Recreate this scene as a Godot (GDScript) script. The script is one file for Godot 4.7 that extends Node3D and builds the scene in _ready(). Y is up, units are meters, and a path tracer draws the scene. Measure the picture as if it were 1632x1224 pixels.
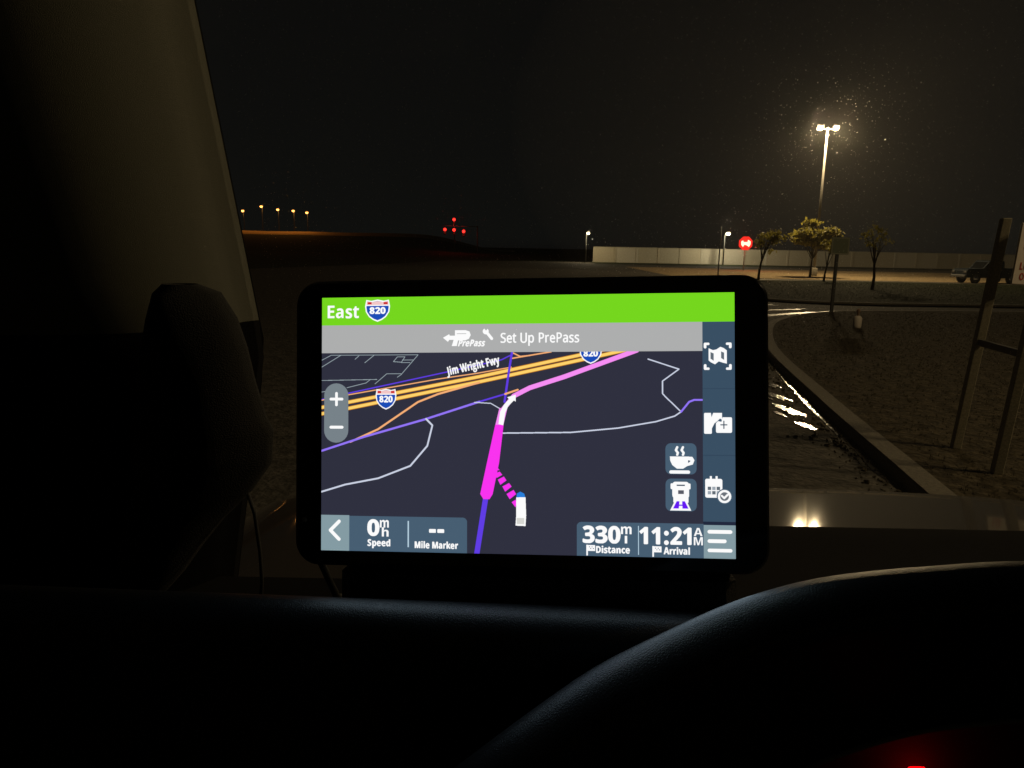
extends Node3D
# A truck cab at night: a lit navigation screen on the dash, a lamp-lit lot outside the windshield.

const EYE := Vector3(0, 2.3, 0)
var M := {}
var taken := {}
var img: Image
var PS := 1.6            # print pixels per screen unit (the screen is 1280 x 800 units)

# ---------------------------------------------------------------- helpers
func numbered(called: String) -> String:
	if not taken.has(called):
		taken[called] = 0
		return called
	taken[called] += 1
	return "%s_%03d" % [called, taken[called]]

func tag(o: Node, label: String, category: String, group := ""):
	o.set_meta("label", label)
	o.set_meta("category", category)
	if group != "":
		o.set_meta("group", group)
	return o

func thing(called: String, at: Vector3, label: String, category: String, group := "", turn := 0.0) -> Node3D:
	var o := Node3D.new()
	o.name = numbered(called)
	add_child(o)
	o.position = at
	o.rotation.y = turn
	tag(o, label, category, group)
	return o

func part(called: String, mesh: Mesh, m: Material, parent: Node, at := Vector3.ZERO, turn := Vector3.ZERO) -> MeshInstance3D:
	var o := MeshInstance3D.new()
	o.name = called
	o.mesh = mesh
	o.material_override = m
	o.position = at
	o.rotation = turn
	parent.add_child(o, true)
	return o

func struct(called: String, mesh: Mesh, m: Material, at := Vector3.ZERO) -> MeshInstance3D:
	var o := part(called, mesh, m, self, at)
	o.set_meta("kind", "structure")
	return o

func begin(smooth := true) -> SurfaceTool:
	var st := SurfaceTool.new()
	st.begin(Mesh.PRIMITIVE_TRIANGLES)
	st.set_smooth_group(0 if smooth else -1)
	return st

func done(st: SurfaceTool) -> ArrayMesh:
	st.generate_normals()
	return st.commit()

func tri(st: SurfaceTool, a: Vector3, b: Vector3, c: Vector3):
	st.add_vertex(a); st.add_vertex(b); st.add_vertex(c)

func quad(st: SurfaceTool, a: Vector3, b: Vector3, c: Vector3, d: Vector3):
	tri(st, a, b, c); tri(st, a, c, d)

# rows of points joined into a surface
func grid(st: SurfaceTool, rows: Array, closed := false):
	for i in rows.size() - 1:
		var p: PackedVector3Array = rows[i]
		var q: PackedVector3Array = rows[i + 1]
		var n := p.size()
		for j in (n if closed else n - 1):
			var k := (j + 1) % n
			quad(st, p[j], p[k], q[k], q[j])

func cap(st: SurfaceTool, ring: PackedVector3Array, flip := false):
	var c := Vector3.ZERO
	for p in ring:
		c += p
	c /= ring.size()
	for j in ring.size():
		var k := (j + 1) % ring.size()
		if flip: tri(st, c, ring[k], ring[j])
		else: tri(st, c, ring[j], ring[k])

# a bevelled box centred on c
func bevel_box(st: SurfaceTool, c: Vector3, s: Vector3, b := 0.004, basis := Basis.IDENTITY):
	var h := s * 0.5
	b = minf(b, minf(h.x, minf(h.y, h.z)) * 0.9)
	var rows := []
	for lv in [[-h.y, 1.0], [-h.y + b, 0.0], [h.y - b, 0.0], [h.y, 1.0]]:
		var w: float = h.x - b * lv[1]
		var d: float = h.z - b * lv[1]
		var r := PackedVector3Array()
		for q in [[-w + b, -d], [w - b, -d], [w, -d + b], [w, d - b], [w - b, d], [-w + b, d], [-w, d - b], [-w, -d + b]]:
			r.append(c + basis * Vector3(q[0], lv[0], q[1]))
		rows.append(r)
	grid(st, rows, true)
	cap(st, rows[0], true)
	cap(st, rows[3])

func box_mesh(s: Vector3, b := 0.004, c := Vector3.ZERO) -> ArrayMesh:
	var st := begin(false)
	bevel_box(st, c, s, b)
	return done(st)

# a round tube through points, radius per point
func tube(st: SurfaceTool, pts: Array, radii: Array, n := 8):
	var rows := []
	for i in pts.size():
		var d: Vector3 = (pts[mini(i + 1, pts.size() - 1)] - pts[maxi(i - 1, 0)]).normalized()
		var side := d.cross(Vector3(0.31, 0.17, 0.93)).normalized()
		var up := side.cross(d)
		var r := PackedVector3Array()
		for j in n:
			var a := TAU * j / n
			r.append(pts[i] + (side * cos(a) + up * sin(a)) * radii[mini(i, radii.size() - 1)])
		rows.append(r)
	grid(st, rows, true)
	cap(st, rows[0], true)
	cap(st, rows[-1])

func tube_mesh(pts: Array, radii: Array, n := 8) -> ArrayMesh:
	var st := begin()
	tube(st, pts, radii, n)
	return done(st)

# turned shape round the y axis: [radius, height] pairs
func lathe(profile: Array, n := 16) -> ArrayMesh:
	var st := begin()
	var rows := []
	for p in profile:
		var r := PackedVector3Array()
		for j in n:
			var a := TAU * j / n
			r.append(Vector3(cos(a) * p[0], p[1], sin(a) * p[0]))
		rows.append(r)
	grid(st, rows, true)
	return done(st)

# a flat outline in x, y given thickness along z (centred)
func slab(outline: PackedVector2Array, depth: float) -> ArrayMesh:
	var st := begin(false)
	var idx := Geometry2D.triangulate_polygon(outline)
	for i in range(0, idx.size(), 3):
		var a := outline[idx[i]]
		var b := outline[idx[i + 1]]
		var c := outline[idx[i + 2]]
		var h := depth * 0.5
		tri(st, Vector3(a.x, a.y, h), Vector3(c.x, c.y, h), Vector3(b.x, b.y, h))
		tri(st, Vector3(a.x, a.y, -h), Vector3(b.x, b.y, -h), Vector3(c.x, c.y, -h))
	var front := PackedVector3Array()
	var back := PackedVector3Array()
	for p in outline:
		front.append(Vector3(p.x, p.y, depth * 0.5))
		back.append(Vector3(p.x, p.y, -depth * 0.5))
	grid(st, [front, back], true)
	return done(st)

func round_rect(x0: float, y0: float, x1: float, y1: float, r: float, n := 6) -> PackedVector2Array:
	var o := PackedVector2Array()
	for k in 4:
		var c := Vector2([x1 - r, x0 + r, x0 + r, x1 - r][k], [y1 - r, y1 - r, y0 + r, y0 + r][k])
		for j in n + 1:
			var a := PI / 2 * (k + float(j) / n)
			o.append(c + Vector2(cos(a), sin(a)) * r)
	return o

# a sheet lying at height y over an outline in x, z
func sheet(outline: PackedVector2Array, y: float) -> ArrayMesh:
	var st := begin()
	var idx := Geometry2D.triangulate_polygon(outline)
	for i in range(0, idx.size(), 3):
		var t := [outline[idx[i]], outline[idx[i + 1]], outline[idx[i + 2]]]
		if (t[1] - t[0]).cross(t[2] - t[0]) < 0:
			t = [t[0], t[2], t[1]]
		tri(st, Vector3(t[0].x, y, t[0].y), Vector3(t[1].x, y, t[1].y), Vector3(t[2].x, y, t[2].y))
	return done(st)

# a ribbon along a path in x, z between two side offsets (to the right of the path)
func offset_path(path: Array, d: float) -> Array:
	var o := []
	for i in path.size():
		var dir: Vector2 = (path[mini(i + 1, path.size() - 1)] - path[maxi(i - 1, 0)]).normalized()
		o.append(path[i] + Vector2(-dir.y, dir.x) * d)
	return o

func finer(path: Array, n := 6) -> Array:
	var c := Curve2D.new()
	for i in path.size():
		var t: Vector2 = (path[mini(i + 1, path.size() - 1)] - path[maxi(i - 1, 0)]) / 6.0
		c.add_point(path[i], -t, t)
	var o := []
	for i in path.size() - 1:
		for k in n:
			o.append(c.sample(i, float(k) / n))
	o.append(path[-1])
	return o

func noise_tex(freq: float, lo: Color, hi: Color, sd: int, size := 512, kind := FastNoiseLite.TYPE_SIMPLEX_SMOOTH) -> NoiseTexture2D:
	var f := FastNoiseLite.new()
	f.seed = sd
	f.noise_type = kind
	f.frequency = freq
	f.fractal_octaves = 5
	f.fractal_gain = 0.6
	var t := NoiseTexture2D.new()
	t.width = size
	t.height = size
	t.seamless = true
	t.noise = f
	var g := Gradient.new()
	g.offsets = PackedFloat32Array([0.15, 0.85])
	g.colors = PackedColorArray([lo, hi])
	t.color_ramp = g
	return t

func lin(r: float, g: float, b: float) -> Color:
	return Color(r, g, b).linear_to_srgb()

func plain(c: Color, rough := 0.8, metal := 0.0) -> StandardMaterial3D:
	var m := StandardMaterial3D.new()
	m.albedo_color = c
	m.roughness = rough
	m.metallic = metal
	return m

# mottled surface, mapped in world metres
func mottled(a: Color, b: Color, rough: float, tile: float, freq: float, sd: int, relief := 0.0, relief_freq := 0.03) -> StandardMaterial3D:
	var m := StandardMaterial3D.new()
	m.albedo_texture = noise_tex(freq, a, b, sd)
	m.roughness = rough
	m.uv1_triplanar = true
	m.uv1_world_triplanar = true
	m.uv1_scale = Vector3.ONE / tile
	if relief > 0.0:
		m.heightmap_enabled = true
		m.heightmap_texture = noise_tex(relief_freq, Color.BLACK, Color.WHITE, sd + 7)
		m.heightmap_scale = relief
	return m

func glow(c: Color, energy: float) -> StandardMaterial3D:
	var m := plain(Color(0.02, 0.02, 0.02), 0.6)
	m.emission_enabled = true
	m.emission = c
	m.emission_energy_multiplier = energy
	return m

func omni(parent: Node, at: Vector3, c: Color, energy: float, size: float):
	var l := OmniLight3D.new()
	l.name = "lamp_light"
	l.light_color = c
	l.light_energy = energy
	l.light_size = size
	l.omni_range = 300.0
	l.omni_attenuation = 2.0
	l.shadow_enabled = true
	l.position = at
	parent.add_child(l, true)

# ---------------------------------------------------------------- screen print
func _fill(poly: PackedVector2Array, c: Color):
	var y0 := INF
	var y1 := -INF
	for p in poly:
		y0 = minf(y0, p.y)
		y1 = maxf(y1, p.y)
	var n := poly.size()
	for y in range(maxi(0, int(floor(y0))), mini(img.get_height() - 1, int(ceil(y1))) + 1):
		var yy := y + 0.5
		var xs := []
		for i in n:
			var a := poly[i]
			var b := poly[(i + 1) % n]
			if (a.y <= yy) != (b.y <= yy):
				xs.append(a.x + (yy - a.y) / (b.y - a.y) * (b.x - a.x))
		xs.sort()
		for k in range(0, xs.size() - 1, 2):
			var l := int(round(maxf(xs[k], 0.0)))
			var r := int(round(minf(xs[k + 1], img.get_width())))
			if r > l:
				img.fill_rect(Rect2i(l, y, r - l, 1), c)

func _poly(flat: Array, c: Color):
	var p := PackedVector2Array()
	for i in range(0, flat.size(), 2):
		p.append(Vector2(flat[i], flat[i + 1]) * PS)
	_fill(p, c)

func _rect(x0: float, y0: float, x1: float, y1: float, c: Color, r := 0.0):
	if r <= 0.0:
		_poly([x0, y0, x1, y0, x1, y1, x0, y1], c)
	else:
		var o := round_rect(x0, y0, x1, y1, r)
		for i in o.size():
			o[i] *= PS
		_fill(o, c)

func _dot(x: float, y: float, r: float, c: Color):
	var p := PackedVector2Array()
	for j in 20:
		p.append((Vector2(x, y) + Vector2.from_angle(TAU * j / 20) * r) * PS)
	_fill(p, c)

func _line(flat: Array, w: float, c: Color):
	for i in range(0, flat.size() - 2, 2):
		var a := Vector2(flat[i], flat[i + 1])
		var b := Vector2(flat[i + 2], flat[i + 3])
		var n := (b - a).normalized().orthogonal() * w * 0.5
		_poly([a.x + n.x, a.y + n.y, b.x + n.x, b.y + n.y, b.x - n.x, b.y - n.y, a.x - n.x, a.y - n.y], c)
		_dot(b.x, b.y, w * 0.5, c)
		if i == 0:
			_dot(a.x, a.y, w * 0.5, c)

# lettering: fitted into a box of width w and cap height h, baseline at x, y
func _text(words: String, x: float, y: float, w: float, h: float, c: Color, bold := true, turn := 0.0, slant := 0.0, fat := 0.0):
	var f := SystemFont.new()
	f.font_names = PackedStringArray(["Droid Sans"])
	f.font_weight = 700 if bold else 400
	var t := TextMesh.new()
	t.font = f
	t.text = words
	t.font_size = 64
	t.pixel_size = 1.0
	t.depth = 0.0
	t.horizontal_alignment = HORIZONTAL_ALIGNMENT_LEFT
	var arr := t.get_mesh_arrays()
	var v: PackedVector3Array = arr[Mesh.ARRAY_VERTEX]
	var idx: PackedInt32Array = arr[Mesh.ARRAY_INDEX] if arr[Mesh.ARRAY_INDEX] != null else PackedInt32Array(range(v.size()))
	var lo := Vector2(INF, INF)
	var hi := -lo
	for p in v:
		lo = lo.min(Vector2(p.x, p.y))
		hi = hi.max(Vector2(p.x, p.y))
	# capital height and baseline from the letter E of the same font
	t.text = "E"
	var e: PackedVector3Array = t.get_mesh_arrays()[Mesh.ARRAY_VERTEX]
	var base := INF
	var top := -INF
	for p in e:
		base = minf(base, p.y)
		top = maxf(top, p.y)
	var sx := w / (hi.x - lo.x)
	var sy := h / (top - base)
	var shifts := [Vector2.ZERO] if fat <= 0.0 else [Vector2(-fat, 0), Vector2(fat, 0), Vector2(0, -fat), Vector2(0, fat), Vector2.ZERO]
	for s in shifts:
		for i in range(0, idx.size(), 3):
			var q := PackedVector2Array()
			for k in 3:
				var p := v[idx[i + k]]
				var u := Vector2((p.x - lo.x) * sx + slant * (p.y - base) * sy, -(p.y - base) * sy).rotated(turn)
				q.append((Vector2(x, y) + u + s) * PS)
			_fill(q, c)

func _shield(x0: float, y0: float, x1: float, y1: float, number := "820"):
	for k in 2:
		var g := 0.0 if k == 0 else (x1 - x0) * 0.055
		var a := x0 + g
		var b := x1 - g
		var t := y0 + g
		var u := y1 - g * 1.1
		var w := b - a
		var h := u - t
		var o := [a + w * .05, t, a + w * .25, t + h * .05, a + w * .5, t - h * .01, a + w * .75, t + h * .05, b - w * .05, t,
			b, t + h * .3, b - w * .03, t + h * .55, b - w * .16, t + h * .78, b - w * .33, t + h * .92, a + w * .5, u,
			a + w * .33, t + h * .92, a + w * .16, t + h * .78, a + w * .03, t + h * .55, a, t + h * .3]
		_poly(o, Color.WHITE if k == 0 else Color(0.10, 0.30, 0.72))
		if k == 1:
			_poly([a + w * .03, t, a + w * .25, t + h * .05, a + w * .5, t, a + w * .75, t + h * .05, b - w * .03, t, b - w * .005, t + h * .2, a + w * .005, t + h * .2], Color(0.95, 0.78, 0.78))
			_rect(a + w * .05, t + h * .05, a + w * .23, t + h * .17, Color(0.80, 0.16, 0.16))
			_rect(b - w * .23, t + h * .05, b - w * .05, t + h * .17, Color(0.80, 0.16, 0.16))
			_rect(a + w * .01, t + h * .2, b - w * .01, t + h * .25, Color.WHITE)
			_text(number, a + w * .15, t + h * .66, w * .7, h * .33, Color.WHITE, true, 0.0, 0.0, w * .012)

func paint_screen() -> ImageTexture:
	img = Image.create_empty(int(1280 * PS), int(800 * PS), false, Image.FORMAT_RGB8)
	var white := Color(0.99, 0.99, 0.99)
	var pale := Color(0.84, 0.84, 0.82)
	var street := Color(0.60, 0.66, 0.68)
	var road := Color(0.80, 0.83, 0.90)
	var violet := Color(0.38, 0.24, 0.90)
	var violet_light := Color(0.58, 0.46, 0.98)
	var orange := Color(0.97, 0.69, 0.46)
	var yellow := Color(1.0, 0.83, 0.42)
	var yellow_edge := Color(0.74, 0.46, 0.10)
	var pink := Color(0.97, 0.56, 0.96)
	var magenta := Color(0.98, 0.20, 0.94)
	var blue := Color(0.16, 0.50, 0.86)
	var map := Color(0.185, 0.19, 0.25)
	var panel := Color(0.28, 0.37, 0.45)
	var button := Color(0.52, 0.61, 0.64)
	var dark := Color(0.20, 0.28, 0.36)
	img.fill(map)
	_line([30, 183, 311, 183], 2.1, street)
	_line([311, 183, 257, 245, 245, 253], 2.1, street)
	_line([173, 274, 211, 242, 257, 242], 2.1, street)
	_line([-3, 263, 179, 260], 2.1, street)
	_line([158, 260, 144, 271, 82, 286], 2.1, street)
	_line([-3, 222, 62, 183], 2.1, street)
	_line([-3, 200, 30, 183], 2.1, street)
	_line([108, 196, 121, 185], 2.1, street)
	_line([140, 207, 169, 184], 2.1, street)
	_line([245, 189, 269, 189, 258, 206, 232, 204, 245, 189], 2.1, street)
	_line([261, 199, 295, 199], 2.1, street)
	_line([258, 207, 285, 207], 2.1, street)
	_line([-3, 300, 10, 298], 2.1, street)
	_line([89, 303, -2, 324], 3.9, violet)
	_line([89, 303, 399, 238, 574, 200, 609, 183], 3.9, violet)  # service road
	_line([-2, 326, 89, 308, 376, 259, 495, 242, 605, 223], 3.5, orange)
	_line([-13, 351, 505, 252, 819, 186, 961, 156], 12.7, yellow_edge)
	_line([-12, 371, 505, 268, 821, 201, 961, 171], 12.7, yellow_edge)
	_line([-13, 351, 505, 252, 819, 186, 961, 156], 9.0, yellow)  # freeway
	_line([-12, 371, 505, 268, 821, 201, 961, 171], 9.0, yellow)
	_line([605, 196, 728, 176], 4.3, orange)
	_line([607, 177, 633, 190, 662, 187], 4.3, orange)
	_line([94, 457, 183, 417, 311, 331, 375, 306, 505, 270], 6.2, orange)  # ramp
	_line([505, 330, 586, 306], 5.1, violet)
	_line([-12, 490, 138, 441, 337, 384, 505, 330], 6.6, violet_light)
	_line([608, 171, 598, 233, 584, 330], 7.0, violet)  # cross road
	_line([337, 384, 357, 404, 341, 468, 287, 531, 184, 571, 77, 592, -11, 619], 5.5, road)  # local road
	_line([490, 332, 541, 335, 572, 353], 3.1, road)
	_line([586, 306, 625, 293], 5.9, orange)
	_line([580, 427, 788, 424, 932, 410, 1046, 390, 1102, 373, 1121, 360], 4.3, road)
	_line([1121, 360, 1074, 314, 1066, 305, 1066, 267, 1115, 231, 1023, 200], 3.9, road)
	_line([1121, 360, 1145, 330, 1160, 324, 1190, 324], 5.9, violet_light)
	_line([528, 610, 497, 804], 16.6, violet)
	_line([580, 353, 613, 312, 662, 287, 769, 253, 989, 173], 14.6, pink)  # route ahead
	_poly([555, 403, 568, 349, 592, 353, 580, 403], pink)
	_poly([508, 616, 529, 519, 555, 401, 581, 401, 567, 519, 547, 616, 537, 632, 518, 632], magenta)
	_line([528, 616, 529, 614], 19.5, magenta)
	_poly([565, 399, 570, 361, 582, 339, 598, 322, 592, 316, 619, 308, 619, 330, 613, 326, 596, 343, 586, 364, 580, 403], white)
	_poly([557, 531, 563, 535, 569, 542, 555, 542], magenta)
	_poly([553, 552, 569, 546, 577, 556, 559, 566], magenta)
	_poly([563, 571, 582, 561, 590, 573, 571, 587], magenta)
	_poly([577, 592, 598, 581, 606, 592, 586, 608], magenta)
	_poly([590, 615, 612, 602, 620, 615, 600, 631], magenta)
	_poly([606, 640, 618, 632, 622, 640, 618, 656], magenta)
	_poly([620, 625, 649, 624, 651, 680, 649, 713, 618, 712, 620, 681], white)
	_poly([621, 625, 622, 613, 633, 607, 645, 613, 648, 624], blue)
	_poly([622, 688, 645, 688, 645, 707, 622, 707], pale)
	# flat panels
	_rect(-4, -4, 1284, 88, Color(0.46, 0.84, 0.12))
	_rect(-4, 88, 1185, 176, Color(0.68, 0.685, 0.685))
	_rect(1185, 88, 1284, 694, Color(0.225, 0.31, 0.39))
	_shield(815, 150, 884, 214)
	_rect(812, 140, 890, 176, Color(0.68, 0.685, 0.685))
	for y in [290, 491]:
		_rect(1185, y - 1.5, 1284, y + 1.5, dark)
	_rect(1185, 690, 1284, 700, Color(0.13, 0.16, 0.24))
	_text("East", 18, 65, 102, 40, white, true)
	_shield(140, 8, 221, 78)
	_text("Set Up PrePass", 572, 147, 242, 30, white, false, 0, 0, 0.8)
	# mark with an arrow, a bent P and slanted letters; a spanner beside it
	_poly([390, 130, 410, 119, 412, 124, 428, 124, 428, 107, 462, 107, 474, 111, 478, 122, 472, 134, 460, 139, 438, 139, 434, 156, 418, 156, 424, 137, 410, 137, 406, 143], white)
	_rect(434, 117, 464, 119, Color(0.68, 0.685, 0.685))
	_text("PrePass", 438, 157, 82, 20, white, true, 0, 0.25, 0.6)
	_line([527, 113, 544, 134], 9, white)
	_dot(525, 111, 9.5, white)
	_poly([519, 100, 526, 109, 530, 104, 527, 97], Color(0.68, 0.685, 0.685))
	_text("Jim Wright Fwy", 404, 248, 170, 25, white, true, -0.215, 0, 0.6)
	_shield(175, 290, 242, 355)
	# zoom pill
	_rect(8, 272, 87, 460, Color(0.47, 0.51, 0.54), 39)
	_line([30, 322, 66, 322], 9, white)
	_line([48, 304, 48, 340], 9, white)
	_line([30, 411, 67, 411], 9, white)
	# bottom left
	_rect(91, 690, 467, 804, panel, 14)
	_rect(91, 720, 120, 804, panel)
	_rect(91, 690, 120, 730, panel)
	_rect(440, 770, 467, 804, panel)
	_rect(-4, 688, 91, 804, button)
	_line([58, 708, 30, 736, 58, 764], 11, white)
	_text("0", 151, 751, 36, 49, white, true, 0, 0, 1.5)
	_text("m", 190, 725, 29, 30, white, true)
	_text("h", 196, 753, 22, 27, white, true)
	_text("Speed", 151, 783, 72, 20, white, true, 0, 0, 0.7)
	_rect(279, 703, 283, 785, Color(0.72, 0.82, 0.88))
	_rect(347, 727, 369, 739, white, 3)
	_rect(373, 727, 395, 739, white, 3)
	_text("Mile Marker", 302, 787, 136, 20, white, true, 0, 0, 0.7)
	# bottom right
	_rect(806, 697, 1186, 804, panel, 14)
	_rect(806, 770, 830, 804, panel)
	_rect(1160, 697, 1186, 804, panel)
	_text("330", 825, 760, 112, 50, white, true, 0, 0, 1.5)
	_text("m", 940, 732, 32, 30, white, true)
	_rect(951, 737, 959, 760, white)
	_rect(991, 706, 994, 794, Color(0.72, 0.82, 0.88))
	_text("11:21", 996, 760, 153, 50, white, true, 0, 0, 1.5)
	_text("A", 1157, 734, 26, 24, white, true)
	_text("M", 1157, 761, 27, 24, white, true)
	for fx in [835, 1034]:
		_rect(fx, 766, fx + 5, 799, white)
		_rect(fx + 4, 767, fx + 27, 785, white)
		for q in 4:
			_rect(fx + 8 + q * 4, 771 + (q % 2) * 5, fx + 11 + q * 4, 774 + (q % 2) * 5, panel)
	_text("Distance", 865, 790, 101, 20, white, true, 0, 0, 0.7)
	_text("Arrival", 1068, 790, 77, 20, white, true, 0, 0, 0.7)
	_rect(1186, 700, 1284, 804, button)
	for hm in [[1203, 1265, 720], [1203, 1248, 748], [1203, 1265, 776]]:
		_line([hm[0], hm[2], hm[1], hm[2]], 11, white)
	# coffee button
	_rect(1074, 455, 1166, 549, panel, 16)
	_poly([1087, 495, 1140, 495, 1154, 496, 1160, 506, 1155, 519, 1138, 524, 1126, 532, 1108, 532, 1094, 521, 1088, 508], white)
	_poly([1141, 506, 1149, 508, 1141, 515], dark)
	_line([1109, 467, 1105, 476, 1111, 484, 1109, 490], 7, white)
	_line([1126, 467, 1122, 476, 1128, 484, 1126, 490], 7, white)
	_line([1090, 542, 1142, 542], 10, white)
	# truck button
	_rect(1074, 562, 1166, 660, panel, 16)
	_rect(1094, 571, 1144, 622, white, 10)
	_rect(1097, 600, 1142, 636, white, 5)
	_rect(1089, 576, 1096, 594, white, 3)
	_rect(1141, 576, 1148, 594, white, 3)
	_rect(1107, 580, 1131, 584, dark)
	_rect(1111, 597, 1128, 608, Color(0.35, 0.36, 0.40))
	_poly([1104, 624, 1134, 624, 1150, 658, 1087, 658], white)
	_poly([1107, 630, 1115, 630, 1113, 652, 1096, 652], Color(0.40, 0.10, 0.95))
	_poly([1123, 630, 1131, 630, 1142, 652, 1124, 652], Color(0.40, 0.10, 0.95))
	_rect(1113, 640, 1125, 644, Color(0.40, 0.10, 0.95))
	# map icon in corner marks
	for cx in [0, 1]:
		for cy in [0, 1]:
			var x: float = 1191.0 if cx == 0 else 1269.0
			var y: float = 153.0 if cy == 0 else 232.0
			var sx := 1.0 if cx == 0 else -1.0
			var sy := 1.0 if cy == 0 else -1.0
			_line([x + sx * 11, y + sy * 2, x + sx * 2, y + sy * 2, x + sx * 2, y + sy * 12], 8, white)
	_poly([1203, 168, 1216, 174, 1226, 172, 1238, 164, 1248, 168, 1257, 175, 1257, 215, 1245, 212, 1233, 208, 1222, 217, 1210, 211, 1203, 205], white)
	_poly([1209, 180, 1218, 184, 1218, 206, 1209, 200], Color(0.38, 0.42, 0.46))
	_poly([1240, 178, 1249, 182, 1249, 204, 1240, 198], Color(0.38, 0.42, 0.46))
	# split map icon with a plus
	_rect(1189, 363, 1212, 426, white, 3)
	_poly([1200, 363, 1242, 363, 1242, 388, 1236, 384, 1220, 394, 1211, 412, 1206, 400], white)
	_poly([1209, 363, 1216, 363, 1211, 376], panel)
	_rect(1224, 376, 1271, 423, white, 4)
	_poly([1222, 373, 1244, 373, 1240, 390, 1230, 388, 1224, 394], panel)
	_poly([1226, 363, 1242, 363, 1242, 384, 1236, 380, 1226, 390, 1216, 388], white)
	_line([1247, 388, 1247, 410], 3, dark)
	_line([1238, 399, 1256, 399], 3, dark)
	# calendar with a clock
	_rect(1191, 561, 1242, 618, white, 6)
	_rect(1205, 553, 1211, 566, white)
	_rect(1222, 553, 1228, 566, white)
	for r in 2:
		for k in 3:
			_rect(1199 + k * 13, 585 + r * 13, 1209 + k * 13, 595 + r * 13, Color(0.38, 0.42, 0.46) if (r + k) % 2 == 0 else Color(0.62, 0.66, 0.70))
	_dot(1248, 614, 23, panel)
	_dot(1248, 614, 20, white)
	_dot(1248, 614, 13, Color(0.42, 0.45, 0.48))
	_line([1240, 612, 1247, 619, 1257, 609], 6, white)
	return ImageTexture.create_from_image(img)

# ---------------------------------------------------------------- shared materials
func materials():
	M.asphalt = mottled(lin(.048, .045, .039), lin(.115, .106, .090), 0.85, 3.0, 0.02, 11, 1.2, 0.06)
	M.wet_far = mottled(lin(.03, .028, .024), lin(.06, .055, .048), 0.30, 1.7, 0.03, 22)
	M.wet = mottled(lin(.012, .011, .010), lin(.035, .032, .028), 0.10, 1.7, 0.03, 21, 0.16, 0.03)
	M.dirt = mottled(lin(.034, .028, .018), lin(.088, .073, .047), 0.95, 2.3, 0.015, 31, 3.0, 0.03)
	M.turf = mottled(lin(.012, .016, .007), lin(.036, .040, .018), 0.95, 4.0, 0.02, 41, 4.0, 0.05)
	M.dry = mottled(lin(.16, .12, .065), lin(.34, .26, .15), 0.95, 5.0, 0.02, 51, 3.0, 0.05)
	M.field = mottled(lin(.012, .016, .009), lin(.035, .040, .022), 0.95, 8.0, 0.02, 61)
	M.concrete = mottled(lin(.20, .18, .14), lin(.36, .33, .26), 0.9, 1.5, 0.02, 71, 0.4, 0.08)
	M.kerb = mottled(lin(.09, .082, .062), lin(.18, .16, .12), 0.9, 0.9, 0.03, 81, 0.5, 0.08)
	M.wall = [mottled(lin(.33, .29, .20), lin(.44, .39, .28), 0.9, 2.0, 0.02, 91), mottled(lin(.29, .26, .18), lin(.40, .36, .26), 0.9, 2.0, 0.02, 92), mottled(lin(.36, .33, .25), lin(.47, .43, .33), 0.9, 2.0, 0.02, 93)]
	M.plastic = mottled(lin(.012, .012, .013), lin(.022, .022, .023), 0.55, 0.05, 0.03, 101, 0.04, 0.08)
	M.leather = mottled(lin(.008, .008, .0085), lin(.016, .016, .0165), 0.40, 0.035, 0.03, 111, 0.014, 0.10)
	M.dash = mottled(lin(.006, .006, .0065), lin(.012, .012, .0125), 0.95, 0.035, 0.03, 113, 0.02, 0.10)
	M.dash.metallic_specular = 0.12
	M.cloth = mottled(lin(.11, .11, .085), lin(.165, .165, .128), 0.95, 0.05, 0.06, 121, 0.05, 0.12)
	M.black = plain(lin(.006, .006, .007), 0.9)
	M.fabric_black = mottled(lin(.004, .004, .004), lin(.009, .009, .009), 0.95, 0.08, 0.05, 131, 0.1, 0.1)
	M.housing = plain(lin(.010, .011, .012), 0.35)
	M.bezel = plain(lin(.006, .007, .008), 0.08)
	M.paint = plain(lin(.030, .026, .022), 0.7)
	M.paint.metallic_specular = 0.2
	M.paint.clearcoat_enabled = true
	M.paint.clearcoat = 0.6
	M.paint.clearcoat_roughness = 0.06
	M.steel = plain(lin(.20, .19, .165), 0.65, 0.0)
	M.dark_steel = plain(lin(.05, .05, .045), 0.6, 0.2)
	M.wood = mottled(lin(.22, .20, .125), lin(.42, .37, .25), 0.9, 0.5, 0.03, 141)
	for k in ["dirt", "turf", "dry", "field", "asphalt"]:
		M[k].metallic_specular = 0.15
	M.bark = mottled(lin(.04, .032, .022), lin(.09, .07, .05), 0.95, 0.4, 0.04, 151)
	M.white_paint = plain(lin(.62, .55, .46), 0.6)
	M.red_paint = plain(lin(.42, .04, .03), 0.6)
	M.rubber = plain(lin(.02, .02, .02), 0.85)
	M.car = plain(lin(.008, .014, .020), 0.6)
	M.car.metallic_specular = 0.2
	M.chrome = plain(lin(.5, .5, .5), 0.25, 0.9)
	M.lamp_warm = glow(Color(1.0, 0.86, 0.62), 26.0)
	M.lamp_amber = glow(Color(1.0, 0.66, 0.30), 5.0)
	M.lamp_white = glow(Color(1.0, 0.92, 0.72), 6.0)
	M.lamp_red = glow(Color(1.0, 0.16, 0.13), 3.0)

func glass_material(alpha: float, rough := 0.0) -> StandardMaterial3D:
	var m := plain(Color(1, 1, 1, alpha), rough)
	m.transparency = BaseMaterial3D.TRANSPARENCY_ALPHA
	return m

# ---------------------------------------------------------------- the cab
const X0 := -0.62
const X1 := 1.78

func glass_z(y: float) -> float:
	return -1.0 + (y - 1.95) * 0.42

func dash_far(x: float) -> float:     # height of the dash where it meets the windshield
	return 1.905 - 0.12 * (1.0 - smoothstep(-0.16, 0.30, x))

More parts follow.
